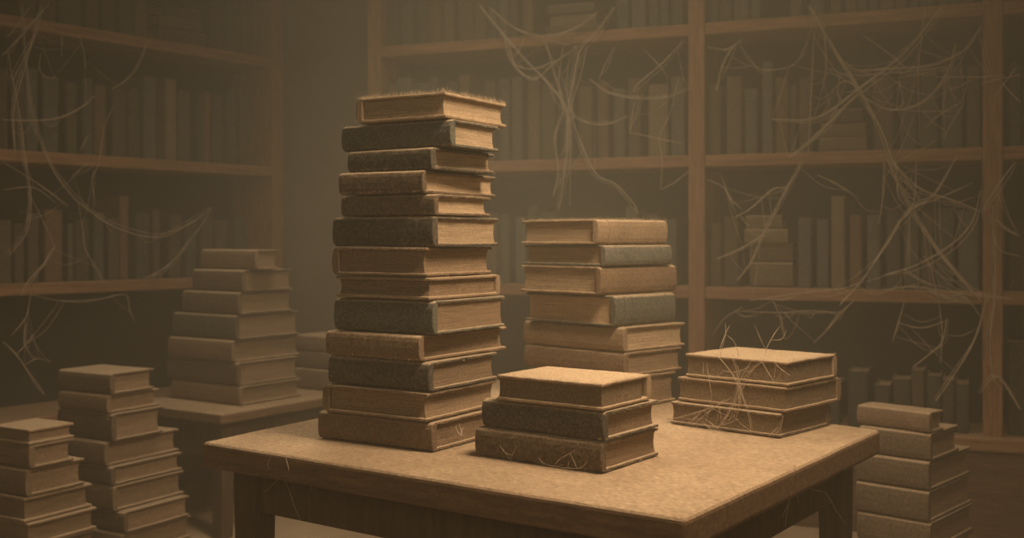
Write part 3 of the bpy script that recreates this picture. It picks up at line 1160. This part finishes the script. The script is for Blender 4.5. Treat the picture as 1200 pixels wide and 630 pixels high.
def tr_(px):
    k = (px - 600) / F
    d_ = TR - TF
    t_ = (k * TF.y - TF.x) / (d_.x - k * d_.y)
    return TF.y + t_ * d_.y


tab_web('faint cobweb threads over the right edge of the table', [
    (1, (931, 545, tr_(931) - .004), (931, 562, tr_(931) - .002), (928, 580, tr_(928) + .03), (916, 606, tr_(916) + .06)),
    (1, (931, 560, tr_(931) - .002), (936, 590, tr_(936) + .05)), (1, (931, 562, tr_(931)), (924, 590, tr_(924) + .05), (920, 616, tr_(920) + .06)),
    (1, (931, 555, tr_(931) - .004), (950, 572, tr_(950) + .02), (968, 578, tr_(968) + .03), (980, 598, tr_(980) + .03), (991, 614, tr_(991) + .03)),
], 0.0006, M_WEBD)
tab_web('faint cobweb threads over the front edge of the table at left', [
    (1, (318, 533, td(318)), (314, 545, td(314)), (322, 557, td(322) + .02), (328, 560, td(328) + .03)), (1, (335, 536, td(335)), (338, 552, td(338)), (328, 560, td(328) + .03), (308, 578, td(308) + .04)),
    (1, (330, 556, td(330) + .02), (338, 572, td(338) + .04), (344, 590, td(344) + .045), (354, 614, td(354) + .05)),
    (1, (330, 557, td(330) + .02), (348, 560, td(348) + .03), (362, 566, td(362) + .03), (366, 576, td(366) + .04)),
], 0.0006, M_WEBD)


def fs_(px):
    th = math.radians(36)
    c0 = at(705, 540, 1.884)
    q_ = (px - 600) / F
    u = (c0.x - q_ * c0.y) / (math.cos(th) + q_ * math.sin(th))
    return c0.y + u * math.sin(th) - 0.012


def fw(n, *pts):
    return (n,) + tuple((x, y, fs_(x)) for x, y in pts)


tab_web('small cobweb wisp at the left foot of the front stack', [
    fw(1, (591, 529), (597, 537), (600, 540)), fw(1, (586, 522), (592, 530), (600, 533)), fw(1, (605, 521), (602, 530), (598, 537)),
], 0.0005, M_WEBD)
tab_web('small cobweb wisps at the middle foot of the front stack', [
    fw(1, (631, 536), (637, 543)), fw(1, (633, 541), (648, 546), (660, 544)), fw(1, (656, 538), (648, 546)), fw(1, (667, 540), (665, 549)),
    fw(1, (655, 538), (666, 532), (676, 526)), fw(1, (688, 541), (680, 548), (664, 548), (648, 546)), fw(1, (668, 530), (676, 548)),
], 0.0005, M_WEBD)
tb_web = tab_web('tuft of cobweb at the foot of the tall tower by the front stack', [
    (1, (538, 496, 2.12), (541, 506, 2.11), (540, 512, 2.10)), (1, (534, 499, 2.12), (538, 508, 2.11), (545, 511, 2.11)),
    (1, (543, 500, 2.12), (539, 510, 2.11)),
], 0.0006)

# ------------------------------------------------------------------ light and dusty air
def area(name, loc, target, size, power, col, size_y=None, spread=180):
    l = bpy.data.lights.new(name, 'AREA')
    l.energy = power
    l.color = col
    l.size = size
    l.spread = math.radians(spread)
    if size_y:
        l.shape = 'RECTANGLE'
        l.size_y = size_y
    o = bpy.data.objects.new(name, l)
    COL.objects.link(o)
    o.location = loc
    o.rotation_euler = (Vector(target) - Vector(loc)).to_track_quat('-Z', 'Y').to_euler()
    return o


area('overhead_lamp', (0.58, 1.62, 2.25), (0.15, 2.2, 0.7), 0.45, 19, (1.0, 0.77, 0.55), spread=110)
area('front_fill', (0.1, -0.9, 1.9), (0.1, 2.2, 0.8), 1.2, 7.6, (1.0, 0.78, 0.55), spread=120)
area('back_fill', (-0.30, 3.05, 2.85), (-0.30, 3.1, 0.0), 0.8, 18.5, (1.0, 0.83, 0.63), spread=128)

w = bpy.data.worlds.new('world')
scene.world = w
w.use_nodes = True
nt = w.node_tree
bg = nt.nodes['Background']
bg.inputs['Color'].default_value = (0.06, 0.05, 0.035, 1)
bg.inputs['Strength'].default_value = 0.3
vol = nt.nodes.new('ShaderNodeVolumeScatter')
vol.inputs['Color'].default_value = (0.82, 0.77, 0.56, 1)
# the dust hangs thickest in the air behind the table
g_ = nt.nodes.new('ShaderNodeNewGeometry')
mp_ = nt.nodes.new('ShaderNodeMapping')
mp_.vector_type = 'TEXTURE'
mp_.inputs['Location'].default_value = (0.0, 3.25, 1.0)
mp_.inputs['Scale'].default_value = (1.5, 0.9, 1.1)
nt.links.new(g_.outputs['Position'], mp_.inputs['Vector'])
gr_ = nt.nodes.new('ShaderNodeTexGradient')
gr_.gradient_type = 'QUADRATIC_SPHERE'
nt.links.new(mp_.outputs[0], gr_.inputs[0])
den = math_(nt, 'MULTIPLY_ADD', gr_.outputs['Fac'], 0.27)
den.node.inputs[2].default_value = 0.050
nt.links.new(den, vol.inputs['Density'])
try:
    w.cycles.volume_step_size = 1.0
except Exception:
    pass
vol.inputs['Anisotropy'].default_value = 0.2
nt.links.new(vol.outputs[0], nt.nodes['World Output'].inputs['Volume'])

scene.view_settings.view_transform = 'Standard'
scene.view_settings.look = 'None'
scene.view_settings.exposure = 0.0
scene.cycles.use_denoising = True
scene.cycles.max_bounces = 5
scene.cycles.diffuse_bounces = 3
scene.cycles.volume_bounces = 1
scene.cycles.use_adaptive_sampling = True
scene.cycles.adaptive_threshold = 0.035
scene.cycles.adaptive_min_samples = 20
scene.cycles.volume_max_steps = 32
